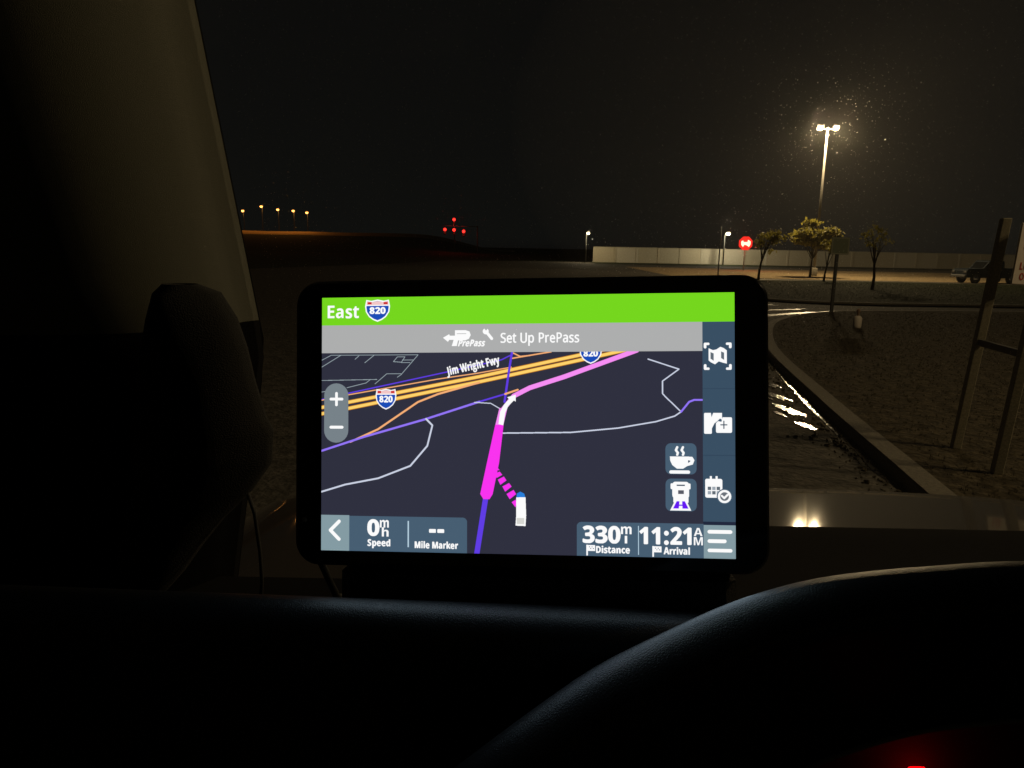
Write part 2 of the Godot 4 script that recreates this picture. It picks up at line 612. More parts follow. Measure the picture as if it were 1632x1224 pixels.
func build_cab():
	var cab := thing("truck_cab", Vector3.ZERO, "dark truck cab with black dashboard, windshield pillar and short hood around the lit screen", "truck")
	# dashboard: one grid from the windshield over the rounded front edge down to the knees
	var st := begin()
	var rows := []
	var face_rows := []
	for i in 61:
		var x := lerpf(X0, X1, i / 60.0)
		var r := PackedVector3Array()
		var yf := dash_far(x)
		var zf := glass_z(yf) + 0.012
		var ye := 2.158 - 0.02 * x
		var ze := -0.262
		var sag := 0.05 * (1.0 - smoothstep(-0.22, -0.08, x))
		var f := PackedVector3Array()
		r.append(Vector3(x, yf - 0.25, zf))
		r.append(Vector3(x, yf - 0.006, zf))
		for k in 9:
			var t := k / 8.0
			r.append(Vector3(x, lerpf(yf, ye - 0.006, t) - (0.030 + sag) * sin(PI * t) + 0.004 * sin(x * 7.0) * t * (1 - t), lerpf(zf + 0.012, ze - 0.014, t)))
		for k in 9:
			var a := -PI / 4 + PI * 0.75 * k / 8.0
			f.append(Vector3(x, ye - 0.012 + 0.012 * cos(a), ze - 0.004 + 0.012 * sin(a)))
		f.append(Vector3(x, ye - 0.04, ze - 0.002))
		f.append(Vector3(x, 2.05, ze - 0.02))
		f.append(Vector3(x, 1.95, ze - 0.03))
		f.append(Vector3(x, 1.72, ze - 0.06))
		f.append(Vector3(x, 1.45, ze - 0.16))
		rows.append(r)
		face_rows.append(f)
	grid(st, rows)
	part("dashboard", done(st), M.dash, cab)
	st = begin()
	grid(st, face_rows)
	part("dash_edge", done(st), M.leather, cab)
	# instrument hood: a padded arch standing proud of the dashboard
	var arch_out := finer([Vector2(-.052, 2.070), Vector2(-.036, 2.098), Vector2(-.023, 2.112), Vector2(-.012, 2.122), Vector2(.0093, 2.1405), Vector2(.030, 2.157), Vector2(.0507, 2.1693), Vector2(.0707, 2.180), Vector2(.0867, 2.1867), Vector2(.1047, 2.192), Vector2(.1247, 2.1953), Vector2(.1453, 2.1975), Vector2(.168, 2.1995), Vector2(.192, 2.1995), Vector2(.223, 2.197), Vector2(.255, 2.189), Vector2(.289, 2.176), Vector2(.327, 2.154), Vector2(.36, 2.12), Vector2(.385, 2.08)], 3)
	var n := arch_out.size()
	var inner := finer([Vector2(.052, 2.070), Vector2(.066, 2.092), Vector2(.077, 2.105), Vector2(.089, 2.118), Vector2(.102, 2.127), Vector2(.114, 2.133), Vector2(.126, 2.138), Vector2(.142, 2.1428), Vector2(.1585, 2.1453), Vector2(.1736, 2.1472), Vector2(.198, 2.1484), Vector2(.230, 2.145), Vector2(.264, 2.1365), Vector2(.301, 2.115), Vector2(.325, 2.09)], 5)
	var arch_in := []
	for i in n:
		var t := float(i) / (n - 1) * (inner.size() - 1)
		arch_in.append(inner[int(t)].lerp(inner[mini(int(t) + 1, inner.size() - 1)], t - int(t)))
	st = begin()
	rows = []
	for i in n:
		var o: Vector2 = arch_out[i]
		var q: Vector2 = arch_in[i]
		var dir: Vector2 = (arch_out[mini(i + 1, n - 1)] - arch_out[maxi(i - 1, 0)]).normalized()
		var nrm := Vector2(-dir.y, dir.x)
		var r := PackedVector3Array()
		var back := o - nrm * 0.13
		r.append(Vector3(back.x, back.y - 0.03, -0.42))
		var mid2 := o - nrm * 0.072
		r.append(Vector3(mid2.x, mid2.y, -0.33))
		var m3 := o - nrm * 0.026
		r.append(Vector3(m3.x, m3.y, -0.262))
		for k in 9:
			var a := PI * k / 8.0 * 0.85
			var p := o - nrm * (0.011 - 0.011 * sin(a + 0.35))
			r.append(Vector3(p.x, p.y, -0.232 + 0.012 * (1.0 - cos(a))))
		var l1 := o.lerp(q, 0.25)
		r.append(Vector3(l1.x, l1.y, -0.2135))
		var l2 := o.lerp(q, 0.9)
		r.append(Vector3(l2.x, l2.y, -0.2145))
		r.append(Vector3(q.x, q.y, -0.2175))
		var q2 := q + (Vector2(.20, 2.06) - q) * 0.015
		r.append(Vector3(q2.x, q2.y, -0.228))
		r.append(Vector3(q2.x, q2.y, -0.242))
		rows.append(r)
	grid(st, rows)
	part("instrument_hood", done(st), M.leather, cab)
	# trim seam along the inner edge of the hood
	var seam := []
	for i in n:
		seam.append(Vector3(arch_in[i].x, arch_in[i].y, -0.2165))
	part("trim_strip", tube_mesh(seam, [0.0010], 6), M.steel, cab)
	var gauge := begin()
	var ring := PackedVector3Array()
	for i in n:
		ring.append(Vector3(arch_in[i].x, arch_in[i].y, -0.238))
	cap(gauge, ring)
	part("gauge_panel", done(gauge), M.black, cab)
	var warn := part("warning_light", box_mesh(Vector3(.007, .0045, .003), .001), glow(Color(1.0, 0.03, 0.05), 1.6), cab, Vector3(.1528, 2.1108, -0.2360))
	omni(warn, Vector3(0, 0, 0.003), Color(1.0, 0.03, 0.05), 0.00016, 0.004)
	# windshield pillar with cloth trim, swept along the glass
	st = begin()
	rows = []
	var section := [[0.012, -0.02], [0.002, 0.0], [-0.003, 0.03], [-0.016, 0.068], [-0.042, 0.108], [-0.08, 0.138], [-0.13, 0.158], [-0.19, 0.168], [-0.30, 0.175]]
	var base_rows := []
	for i in 31:
		var y := lerpf(1.55, 3.05, i / 30.0)
		var r := PackedVector3Array()
		var widen := 0.30 * maxf(0.0, 2.16 - y)
		for s in section:
			r.append(Vector3(-0.335 - widen + s[0], y, glass_z(y) + s[1]))
		if y > 2.19: rows.append(r)
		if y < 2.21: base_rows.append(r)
	grid(st, rows)
	part("pillar", done(st), M.cloth, cab)
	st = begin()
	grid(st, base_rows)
	part("shaded_pillar_base", done(st), M.dash, cab)  # black material stands in for the shade at the pillar foot
	st = begin()
	rows = []
	for i in 25:
		var y := lerpf(1.55, 3.05, i / 24.0)
		var r := PackedVector3Array()
		for s in [[0.012, -0.02], [-0.10, -0.05], [-0.30, 0.0]]:
			r.append(Vector3(-0.335 - 0.30 * maxf(0.0, 2.16 - y) + s[0], y, glass_z(y) + s[1] - 0.004))
		rows.append(r)
	grid(st, rows)
	part("pillar_outer_panel", done(st), M.paint, cab)
	st = begin()
	rows = []
	for i in 9:
		var y := lerpf(1.3, 3.05, i / 8.0)
		var r := PackedVector3Array()
		for s in [-0.02, 0.0, 0.06, 0.14]:
			r.append(Vector3(X1 - 0.14 + maxf(s, 0.0), y, glass_z(y) + s))
		rows.append(r)
	grid(st, rows)
	part("passenger_pillar", done(st), M.cloth, cab)
	# windshield
	st = begin()
	var w := [Vector3(X0 + 0.02, 1.76, 0), Vector3(X1 - 0.02, 1.76, 0), Vector3(X1 - 0.02, 3.02, 0), Vector3(X0 + 0.02, 3.02, 0)]
	for i in 4:
		w[i].z = glass_z(w[i].y) - 0.012
	quad(st, w[0], w[1], w[2], w[3])
	var pane := part("windshield", done(st), glass_material(0.02, 0.08), cab)
	windshield_dirt(pane)
	# shell: roof, back, doors, floor, header
	var shell := [["headliner", Vector3(X1 - X0 + .1, .05, 1.62), Vector3((X0 + X1) / 2, 3.06, .19)],
		["rear_wall", Vector3(X1 - X0 + .1, 2.0, .05), Vector3((X0 + X1) / 2, 2.06, 1.02)],
		["floor", Vector3(X1 - X0 + .1, .05, 2.0), Vector3((X0 + X1) / 2, 1.08, .05)],
		["door_panel", Vector3(.05, .86, 1.66), Vector3(X0 - .03, 1.54, .17)],
		["door_panel", Vector3(.05, .86, 1.66), Vector3(X1 + .03, 1.54, .17)],
		["door_frame", Vector3(.05, 1.06, .5), Vector3(X0 - .03, 2.50, .75)],
		["door_frame", Vector3(.05, 1.06, .5), Vector3(X1 + .03, 2.50, .75)],
		["door_frame", Vector3(.05, 1.06, .22), Vector3(X0 - .03, 2.50, -.56)]]
	for s in shell:
		part(s[0], box_mesh(s[1], .01), M.cloth if s[0] in ["headliner", "rear_wall"] else M.fabric_black, cab, s[2])
	for x in [X0 - .03, X1 + .03]:
		part("side_window", box_mesh(Vector3(.006, 1.04, .94), .001), glass_material(0.02), cab, Vector3(x, 2.50, .03))
	# short hood beyond the glass
	st = begin()
	rows = []
	for i in 33:
		var t := i / 32.0
		var x := lerpf(-0.80, 1.96, t)
		var crown := 0.05 * (1.0 - pow(absf(2.0 * t - 1.0), 3.0))
		var r := PackedVector3Array()
		for k in 17:
			var u := k / 16.0
			var z := lerpf(-0.98, -2.30, u)
			r.append(Vector3(x, 1.60 + crown - 0.085 * u - 0.045 * u * u - 0.035 * smoothstep(0.42, 0.5, absf(t - 0.5)), z))
		for k in 6:
			var a := PI / 2 * (k + 1) / 6.0
			var e: Vector3 = r[16]
			r.append(Vector3(x, e.y - 0.07 * (1 - cos(a)) - 0.01 * sin(a), -2.30 - 0.07 * sin(a)))
		r.append(Vector3(x, 1.0, -2.39))
		r.append(Vector3(x, 0.45, -2.40))
		rows.append(r)
	grid(st, rows)
	for s in [0, 32]:
		var edge: PackedVector3Array = rows[s]
		var low := PackedVector3Array()
		for p in edge:
			low.append(Vector3(p.x, minf(p.y, 0.75), p.z))
		grid(st, [edge, low])
	part("hood", done(st), M.paint, cab)
	part("cowl", box_mesh(Vector3(2.5, .10, .16), .03), M.plastic, cab, Vector3(.58, 1.63, -1.13))
	part("lower_body", box_mesh(Vector3(2.46, .7, 3.1), .05), M.paint, cab, Vector3(.58, .70, -.72))
	for x in [-0.55, 1.72]:
		for z in [-1.55]:
			var wheel := part("wheel", lathe([[.0, -.13], [.28, -.13], [.30, -.10], [.48, -.13], [.52, -.09], [.52, .09], [.48, .13], [.30, .10], [.28, .13], [.0, .13]], 28), M.rubber, cab, Vector3(x, .52, z), Vector3(0, 0, PI / 2))
			part("hub", lathe([[.0, -.135], [.10, -.14], [.12, -.12], [.0, -.12]], 18), M.dark_steel, wheel)

# dried drops and dust on the outside of the glass: thin frosted flakes
func windshield_dirt(pane: Node3D):
	var rng := RandomNumberGenerator.new()
	rng.seed = 77
	var st := begin(false)
	var across := Vector3(1, 0, 0)
	var upg := Vector3(0, 1, 0.42).normalized()
	for i in 60000:
		var y := rng.randf_range(2.05, 2.95)
		var c := Vector3(rng.randf_range(-0.3, 1.2), y, glass_z(y) - 0.0155)
		var r := 0.00012 + 0.00030 * pow(rng.randf(), 3.0)
		if i % 900 == 0:
			r = rng.randf_range(0.0006, 0.0012)
		var p := []
		var tw := rng.randf() * TAU
		for q in 4:
			var v := Vector2.from_angle(tw + TAU * q / 4.0) * r * rng.randf_range(0.6, 1.3)
			p.append(c + across * v.x + upg * v.y)
		if i % 2: quad(st, p[0], p[1], p[2], p[3])
		else: quad(st, p[3], p[2], p[1], p[0])
	var m := plain(Color(0.95, 0.93, 0.90, 0.02), 0.55)
	m.refraction_enabled = true
	m.refraction_scale = 0.0032
	m.transparency = BaseMaterial3D.TRANSPARENCY_ALPHA
	var o := part("dust_specks", done(st), m, pane)
	o.set_meta("kind", "stuff")

func build_navigator():
	var b := Basis(Vector3(.99500348, .03900106, .09190754), Vector3(-.01935829, .97843913, -.20562617), Vector3(-.09794558, .20281958, .97430533))
	var dev := Node3D.new()
	dev.name = numbered("navigation_device")
	add_child(dev)
	var centre := Vector3(.00476303, 2.22675694, -.29159424)
	dev.transform = Transform3D(b, centre - b.y * 0.0605)
	tag(dev, "tablet-shaped navigation device with lit map screen mounted on the black dash", "navigator")
	var up := Vector3(0, 0.0605, 0)
	# body: rounded outline drawn back with bevels
	var st := begin()
	var rows := []
	for s in [[0.0016, -0.0002], [0.0004, -0.0012], [0.0, -0.003], [0.0, -0.016], [0.003, -0.020], [0.009, -0.0225]]:
		var r := PackedVector3Array()
		for p in round_rect(-.0982 + s[0], -.0607 + s[0], .1000 - s[0], .0614 - s[0], .0105 - s[0] * .5, 8):
			r.append(Vector3(p.x, p.y, s[1]))
		rows.append(r)
	grid(st, rows, true)
	cap(st, rows[-1])
	part("housing", done(st), M.housing, dev, up)
	part("bezel", slab(round_rect(-.0966, -.0591, .0984, .0598, .0095, 8), .0012), M.bezel, dev, up + Vector3(0, 0, -.0004))
	var q := QuadMesh.new()
	q.size = Vector2(.172, .1075)
	var sm := plain(Color(0.01, 0.01, 0.01), 0.12)
	sm.emission_enabled = true
	sm.emission = Color.WHITE
	sm.emission_operator = BaseMaterial3D.EMISSION_OP_MULTIPLY
	sm.emission_texture = paint_screen()
	sm.emission_energy_multiplier = 1.0
	sm.texture_repeat = false
	var scr := part("screen", q, sm, dev, up + Vector3(0, 0, .0005))
	scr.set_meta("label", "lit screen with a dark road map, green top bar and magenta route")
	var l := AreaLight3D.new()
	l.name = "screen_light"
	l.area_size = Vector2(.172, .1075)
	l.light_color = Color(0.80, 0.92, 1.0)
	l.light_energy = SCREEN_LIGHT
	l.area_normalize_energy = false
	l.shadow_enabled = true
	l.position = Vector3(0, 0, .0012)
	l.rotation.y = PI
	scr.add_child(l)
	# sensor dot beside the screen
	part("indicator", lathe([[.0, .0004], [.0009, .0004], [.0011, .0]], 10), plain(lin(.3, .3, .3), .3), dev, up + Vector3(-.0935, -.041, .0002), Vector3(PI / 2, 0, 0))
	# cradle and foot
	part("cradle", box_mesh(Vector3(.168, .024, .020), .005), M.plastic, dev, Vector3(.004, -.011, -.014))
	part("foot", box_mesh(Vector3(.12, .016, .07), .006), M.plastic, dev, Vector3(.004, -.026, -.03))
	part("power_cable", tube_mesh([Vector3(-.08, .012, -.014), Vector3(-.098, -.004, -.03), Vector3(-.100, -.03, -.06), Vector3(-.09, -.06, -.14)], [.002], 7), M.rubber, dev)

const SCREEN_LIGHT := 0.30

func build_pouch():
	var o := thing("hanging_pouch", Vector3(-.28, 2.03, -.60), "soft black pouch hanging against the windshield pillar beside the device", "pouch")
	var rng := RandomNumberGenerator.new()
	rng.seed = 5
	var st := begin()
	var rows := []
	# [height, left, right] of the outline seen across the cab
	for s in [[.233, -.010, .018], [.226, -.018, .036], [.205, -.024, .048], [.180, -.028, .056], [.150, -.032, .062], [.120, -.036, .070], [.108, -.04, .076], [.080, -.045, .073], [.055, -.05, .055], [.03, -.055, .030], [.005, -.06, .010], [-.02, -.062, -.008], [-.045, -.06, -.03], [-.06, -.052, -.042]]:
		var r := PackedVector3Array()
		var c: float = (s[1] + s[2]) * 0.5
		var h: float = (s[2] - s[1]) * 0.5
		for j in 20:
			var a := TAU * j / 20
			var f := 1.0 + 0.06 * sin(a * 3.0 + s[0] * 40.0) + rng.randf_range(-.02, .02)
			r.append(Vector3(c + cos(a) * h * (1.0 if cos(a) > 0.6 else f), s[0], sin(a) * minf(h, .034) * f))
		rows.append(r)
	grid(st, rows, true)
	cap(st, rows[0]); cap(st, rows[-1], true)
	part("bag", done(st), M.fabric_black, o)
	part("cord", tube_mesh([Vector3(.052, .055, .002), Vector3(.058, .035, .004), Vector3(.061, .0, .004), Vector3(.060, -.03, .0), Vector3(.052, -.07, -.01)], [.0017], 7), M.rubber, o)

# ---------------------------------------------------------------- outside
func lot_lamp(at: Vector3, label: String, turn := 0.0, energy := 55.0):
	var o := thing("lot_lamp", at, label, "lamp post", "", turn)
	part("footing", lathe([[.0, .75], [.27, .75], [.30, .70], [.30, 0]], 16), M.concrete, o)
	part("pole", tube_mesh([Vector3(0, .7, 0), Vector3(0, 12.95, 0)], [.13, .085], 12), M.steel, o)
	part("arm", tube_mesh([Vector3(-.5, 12.85, 0), Vector3(.5, 12.85, 0)], [.045], 8), M.steel, o)
	var oval := lathe([[.0, -.11], [.12, -.10], [.21, -.06], [.25, -.02], [.25, .0], [.0, .0]], 20)
	for s in [-1.0, 1.0]:
		var head := part("head", box_mesh(Vector3(.60, .2, .60), .08), M.dark_steel, o, Vector3(s * .70, 12.97, 0.05), Vector3(deg_to_rad(-48), 0, s * deg_to_rad(6)))
		var lens := part("lamp_lens", oval, M.lamp_warm, head, Vector3(0, -.10, 0))
		omni(lens, Vector3(0, -.14, 0), Color(1.0, 0.88, 0.67), energy, 0.18)
	return o

func street_lamp(at: Vector3, h: float, label: String, group: String, lens: Material, light_c: Color, energy: float, r := .42):
	var o := thing("street_lamp", at, label, "street lamp", group)
	part("pole", tube_mesh([Vector3(0, 0, 0), Vector3(0, h - .5, 0), Vector3(.1, h - .1, .2), Vector3(.12, h, .8)], [.11, .07, .06, .05], 8), M.dark_steel, o)
	part("head", box_mesh(Vector3(.36, .14, .9), .05), M.dark_steel, o, Vector3(.12, h + .05, 1.1))
	var g := part("lamp_lens", lathe([[.0, -r * .7], [r * .6, -r * .5], [r, 0], [r * .7, r * .5], [.0, r * .6]], 12), lens, o, Vector3(.12, h - .25, 1.1))
	omni(g, Vector3(0, -r, .2), light_c, energy, .2)

func tree(called: String, at: Vector3, label: String, clear: float, crown: Vector3, crown_c: Vector3, leaves: int, leaf: Material, sd: int, leaf_size := .16, forks := 5):
	var o := thing(called, at, label, "tree")
	var rng := RandomNumberGenerator.new()
	rng.seed = sd
	var st := begin()
	var r0 := clear * .03 + .03
	tube(st, [Vector3.ZERO, Vector3(.03, clear * .5, .02), Vector3(crown_c.x * .4, clear, 0), crown_c], [r0 * 1.3, r0, r0 * .8, r0 * .25], 8)
	var tips := []
	for k in forks:
		var a: float = TAU * k / forks + rng.randf() * .7
		var tip := crown_c + Vector3(cos(a) * crown.x * .62, rng.randf_range(-.3, .5) * crown.y, sin(a) * crown.z * .62)
		var s := Vector3(crown_c.x * .3, clear * rng.randf_range(.75, 1.1), 0)
		tube(st, [s, s.lerp(tip, .5) + Vector3(0, crown.y * .1, 0), tip], [r0 * .5, r0 * .32, r0 * .1], 6)
		tips.append(tip)
	part("trunk", done(st), M.bark, o)
	var lf := begin(false)
	var clumps := []
	for k in 22:
		var d := Vector3(rng.randfn(), rng.randfn(), rng.randfn()).normalized() * pow(rng.randf(), .33)
		clumps.append(crown_c + d * crown * rng.randf_range(.55, 1.05))
	clumps.append_array(tips)
	for i in leaves:
		var c: Vector3 = clumps[rng.randi() % clumps.size()]
		var p := c + Vector3(rng.randfn(), rng.randfn() * .7, rng.randfn()) * crown * rng.randf_range(.07, .17)
		var u := Vector3(rng.randfn(), rng.randfn(), rng.randfn()).normalized()
		var v := u.cross(Vector3(rng.randfn(), rng.randfn(), rng.randfn())).normalized()
		var s := leaf_size * rng.randf_range(.5, 1.2)
		tri(lf, p - u * s, p + v * s * .45, p + u * s)
		tri(lf, p - u * s, p + u * s, p - v * s * .45)
	part("crown", done(lf), leaf, o)

func build_ground():
	var big := PackedVector2Array([Vector2(-420, 60), Vector2(-420, -520), Vector2(420, -520), Vector2(420, 60)])
	struct("ground", sheet(big, 0.0), M.asphalt)
	# dark grass field to the far left, and the hill with the road lamps
	struct("field", sheet(PackedVector2Array([Vector2(-400, -44), Vector2(-60, -50), Vector2(-21, -59), Vector2(-13, -82), Vector2(-9, -102), Vector2(12, -109.5), Vector2(140, -109.5), Vector2(140, -500), Vector2(-400, -500)]), 0.012), M.field)
	var st := begin()
	var rows := []
	var lit_band := begin()
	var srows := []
	for i in 61:
		var x := lerpf(-260, 0, i / 60.0)
		var top := 5.2 * smoothstep(-2, -34, x) + .05
		var r := PackedVector3Array()
		for s in [[-150.0, 0.0], [-190.0, .36], [-222.0, .66], [-232.0, .72], [-238.0, .78]]:
			r.append(Vector3(x, top * s[1], s[0]))
		rows.append(r)
		var q := PackedVector3Array()
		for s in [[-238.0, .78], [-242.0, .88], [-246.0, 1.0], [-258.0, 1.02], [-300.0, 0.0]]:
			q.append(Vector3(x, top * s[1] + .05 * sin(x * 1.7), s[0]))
		srows.append(q)
	grid(st, rows)
	struct("embankment", done(st), M.field)
	grid(lit_band, srows)
	struct("painted_lit_band", done(lit_band), M.dry)  # pale upper slope over a dark lower one paints the lamp-lit band
	# kerb of the near island, followed by the wet gutter
	var kerb := finer([Vector2(2.9, -1.5), Vector2(3.42, -4.2), Vector2(3.92, -6.9), Vector2(4.62, -10.8), Vector2(5.75, -16.3), Vector2(7.4, -21.2), Vector2(8.9, -23.9), Vector2(10.5, -25.7), Vector2(12.4, -26.9), Vector2(16.0, -27.7), Vector2(24.0, -28.4), Vector2(60.0, -30.5)], 8)
	kerb_run("kerb", kerb)
	var inner := offset_path(kerb, 0.26)
	var isl := PackedVector2Array(inner)
	isl.append(Vector2(60, -1.5))
	struct("verge", sheet(isl, 0.118), M.dirt)
	# wet strips: rain water standing in the gutter and running along the seams of the lane
	water("gutter_water", kerb.slice(15, 31), -0.13, -0.03, 0.006, 3, M.wet)
	for p in [[4.05, -10.25, .13, .55, 1], [3.93, -9.35, .09, .30, 2], [4.22, -11.3, .12, .55, 3], [3.82, -10.05, .05, .22, 4], [4.02, -11.25, .05, .35, 5], [4.42, -12.4, .16, .5, 6], [4.2, -12.9, .06, .5, 7]]:
		puddle(Vector2(p[0], p[1]), p[2] * .8, p[3] * .7, p[4])
	water("gutter_water", finer([Vector2(5.75, -18.6), Vector2(6.75, -21.6), Vector2(7.9, -24.2), Vector2(9.3, -25.9), Vector2(10.9, -27.1), Vector2(13.0, -28.3)], 8), -0.15, 0.15, 0.006, 5, M.wet_far)
	water("gutter_water", finer([Vector2(5.5, -20.2), Vector2(6.6, -23.0), Vector2(7.7, -24.8), Vector2(8.5, -26.0), Vector2(8.7, -27.2), Vector2(8.3, -28.4), Vector2(7.9, -29.4)], 8), -0.14, 0.14, 0.006, 8, M.wet_far)
	water("gutter_water", finer([Vector2(8.9, -27.1), Vector2(9.9, -28.0), Vector2(11.6, -28.9)], 8), -0.15, 0.15, 0.006, 9, M.wet_far)
	water("gutter_water", finer([Vector2(8.6, -32.6), Vector2(9.9, -31.4), Vector2(11.2, -30.6)], 8), -0.2, 0.2, 0.006, 10, M.wet_far)
	# far island: dark grass with trees, kerbed
	var far_kerb := finer([Vector2(60, -33.4), Vector2(24, -32.0), Vector2(15.0, -31.6), Vector2(11.6, -33.2), Vector2(10.2, -37.0), Vector2(11.5, -44.0), Vector2(15.5, -51.0), Vector2(20.0, -53.2), Vector2(30, -53.6), Vector2(60, -50.0)], 8)
	far_kerb.reverse()
	kerb_run("kerb", far_kerb)
	struct("verge", sheet(PackedVector2Array(offset_path(far_kerb, 0.26)), 0.118), M.turf)
	# dry ground round the lamp, and the paler kerb strip before it
	struct("path", sheet(PackedVector2Array([Vector2(14.0, -55.2), Vector2(70, -52.6), Vector2(70, -54.6), Vector2(14.0, -57.4)]), 0.008), M.concrete)
	struct("dry_ground", sheet(PackedVector2Array([Vector2(13.0, -59.6), Vector2(22, -58.6), Vector2(80, -56.5), Vector2(95, -84), Vector2(13, -86)]), 0.016), M.dry)
	struct("wall_verge", sheet(PackedVector2Array([Vector2(11.0, -97), Vector2(100, -95), Vector2(100, -107.6), Vector2(11.0, -107.6)]), 0.02), M.turf)

func kerb_run(called: String, path: Array):
	var st := begin(false)
	var rows := []
	var right := []
	for d in [0.0, 0.005, 0.03, 0.26]:
		right.append(offset_path(path, d))
	var hs := [-0.02, 0.10, 0.13, 0.135]
	for i in path.size():
		var r := PackedVector3Array()
		for k in 4:
			r.append(Vector3(right[k][i].x, hs[k], right[k][i].y))
		r.append(Vector3(right[3][i].x + .0, 0.05, right[3][i].y))
		rows.append(r)
	grid(st, rows)
	struct(called, done(st), M.kerb)

# a film of water: ragged edges, lying just above the ground
func water(called: String, path: Array, d0: float, d1: float, y: float, sd: int, m: Material):
	var fine := finer(path, 4)
	var st := begin()
	var a := offset_path(fine, d0)
	var b := offset_path(fine, d1)
	var rows := []
	var wob := FastNoiseLite.new()
	wob.seed = sd
	wob.frequency = 0.09
	wob.fractal_octaves = 2
	for i in fine.size():
		var ends := minf(1.0, minf(i, fine.size() - 1 - i) / 9.0)
		var ta := 1.0 - ends * (0.95 + 0.5 * wob.get_noise_1d(i * 0.8))
		var tb := (1.0 - ends) * .5 + .3 * wob.get_noise_1d(i * 0.8 + 300.0) if d1 > 0 else 0.0
		var p: Vector2 = a[i].lerp(b[i], ta)
		var q: Vector2 = b[i].lerp(a[i], tb)
		rows.append(PackedVector3Array([Vector3(p.x, y, p.y), Vector3(q.x, y, q.y)]))
	grid(st, rows)
	struct(numbered(called), done(st), m)

# a small pool with an uneven rim
func puddle(c: Vector2, rx: float, rz: float, sd: int):
	var wob := FastNoiseLite.new()
	wob.seed = sd
	wob.frequency = 0.9
	var o := PackedVector2Array()
	for k in 36:
		var d := Vector2.from_angle(TAU * k / 36)
		var f := 1.0 + 0.75 * wob.get_noise_2d(d.x * 1.6, d.y * 1.6)
		o.append(c + Vector2(d.x * rx, d.y * rz).rotated(-0.19) * f)
	struct(numbered("puddle"), sheet(o, 0.010), M.wet)

func scatter():
	var rng := RandomNumberGenerator.new()
	rng.seed = 12
	# short dead grass on the near verge
	var st := begin(false)
	for k in 6:
		var a := TAU * k / 6 + rng.randf()
		var d := Vector3(cos(a), 0, sin(a))
		var s := Vector3(-d.z, 0, d.x) * .006
		var h := rng.randf_range(.5, 1.0)
		tri(st, d * .02 - s, d * .02 + s, d * (.05 + .05 * rng.randf()) + Vector3(0, h * .1, 0))
	var tuft := done(st)
	for kind in [["dead_grass", "short dead grass covering the near verge", lin(.062, .053, .033), 22000, Rect2(4.0, -27, 18, 24), 1], ["dark_grass", "dark grass covering the far verge with the trees", lin(.022, .028, .012), 7000, Rect2(10.5, -53, 34, 21), 2]]:
		var mm := MultiMesh.new()
		mm.transform_format = MultiMesh.TRANSFORM_3D
		mm.mesh = tuft
		var ts := []
		var area: Rect2 = kind[4]
		while ts.size() < kind[3]:
			var p := Vector2(rng.randf_range(area.position.x, area.end.x), rng.randf_range(area.position.y, area.end.y))
			if kind[5] == 1 and p.x < verge_edge(p.y) + .35:
				continue
			if kind[5] == 2 and (p.x < 12.2 + .25 * maxf(0.0, -p.y - 44.0) * 1.4 or p.y < -52.0 or p.y > -33.4):
				continue
			var k := rng.randf_range(.18, .55) * (1.0 if kind[5] == 1 else 1.4)
			ts.append(Transform3D(Basis(Vector3.UP, rng.randf() * TAU).scaled(Vector3.ONE * k), Vector3(p.x, .117, p.y)))
		mm.instance_count = ts.size()
		for i in ts.size():
			mm.set_instance_transform(i, ts[i])
		var o := MultiMeshInstance3D.new()
		o.name = kind[0]
		o.multimesh = mm
		o.material_override = plain(kind[2], 1.0)
		o.material_override.metallic_specular = 0.1
		o.set_meta("kind", "stuff")
		tag(o, kind[1], "grass")
		add_child(o)
	# grit and leaf litter in the gutter
	st = begin(false)
	for i in 900:
		var z := rng.randf_range(-16, -6.5)
		var c := Vector3(verge_edge(z) - absf(rng.randfn()) * .22 - .01, .008, z)
		var r := rng.randf_range(.006, .022) if i % 9 else rng.randf_range(.02, .05)
		bevel_box(st, c, Vector3(r, r * .6, r * rng.randf_range(.7, 1.8)), r * .15, Basis(Vector3(rng.randfn(), rng.randfn() + 2.0, rng.randfn()).normalized(), rng.randf() * TAU))
	var g := part("gutter_grit", done(st), M.dirt, self)
	g.set_meta("kind", "stuff")
	tag(g, "loose grit and leaf litter lying in the wet gutter", "grit")

func verge_edge(z: float) -> float:
	var zs := [-1.5, -4.2, -6.9, -10.8, -16.3, -21.2, -23.9, -25.7, -26.9, -27.7]
	var xs := [2.9, 3.42, 3.92, 4.62, 5.75, 7.4, 8.9, 10.5, 12.4, 16.0]
	for i in zs.size() - 1:
		if z <= zs[i] and z >= zs[i + 1]:
			return lerpf(xs[i], xs[i + 1], (zs[i] - z) / (zs[i] - zs[i + 1]))
	return 30.0

func build_wall():
	var o := thing("boundary_wall", Vector3(11.7, 0, -108), "long tan panelled concrete wall across the far side of the lot", "wall")
	var pm := box_mesh(Vector3(2.86, 2.16, .12), .02)
	var po := box_mesh(Vector3(.30, 2.24, .26), .03)
	var cp := box_mesh(Vector3(2.86, .10, .20), .02)
	for k in 25:
		part("post", po, M.wall[(k * 7) % 3], o, Vector3(k * 3.16, 1.12, 0))
		if k < 24:
			part("panel", pm, M.wall[(k * 5 + k / 3) % 3], o, Vector3(k * 3.16 + 1.58, 1.08, 0))
			part("cap", cp, M.wall[1], o, Vector3(k * 3.16 + 1.58, 2.212, 0))

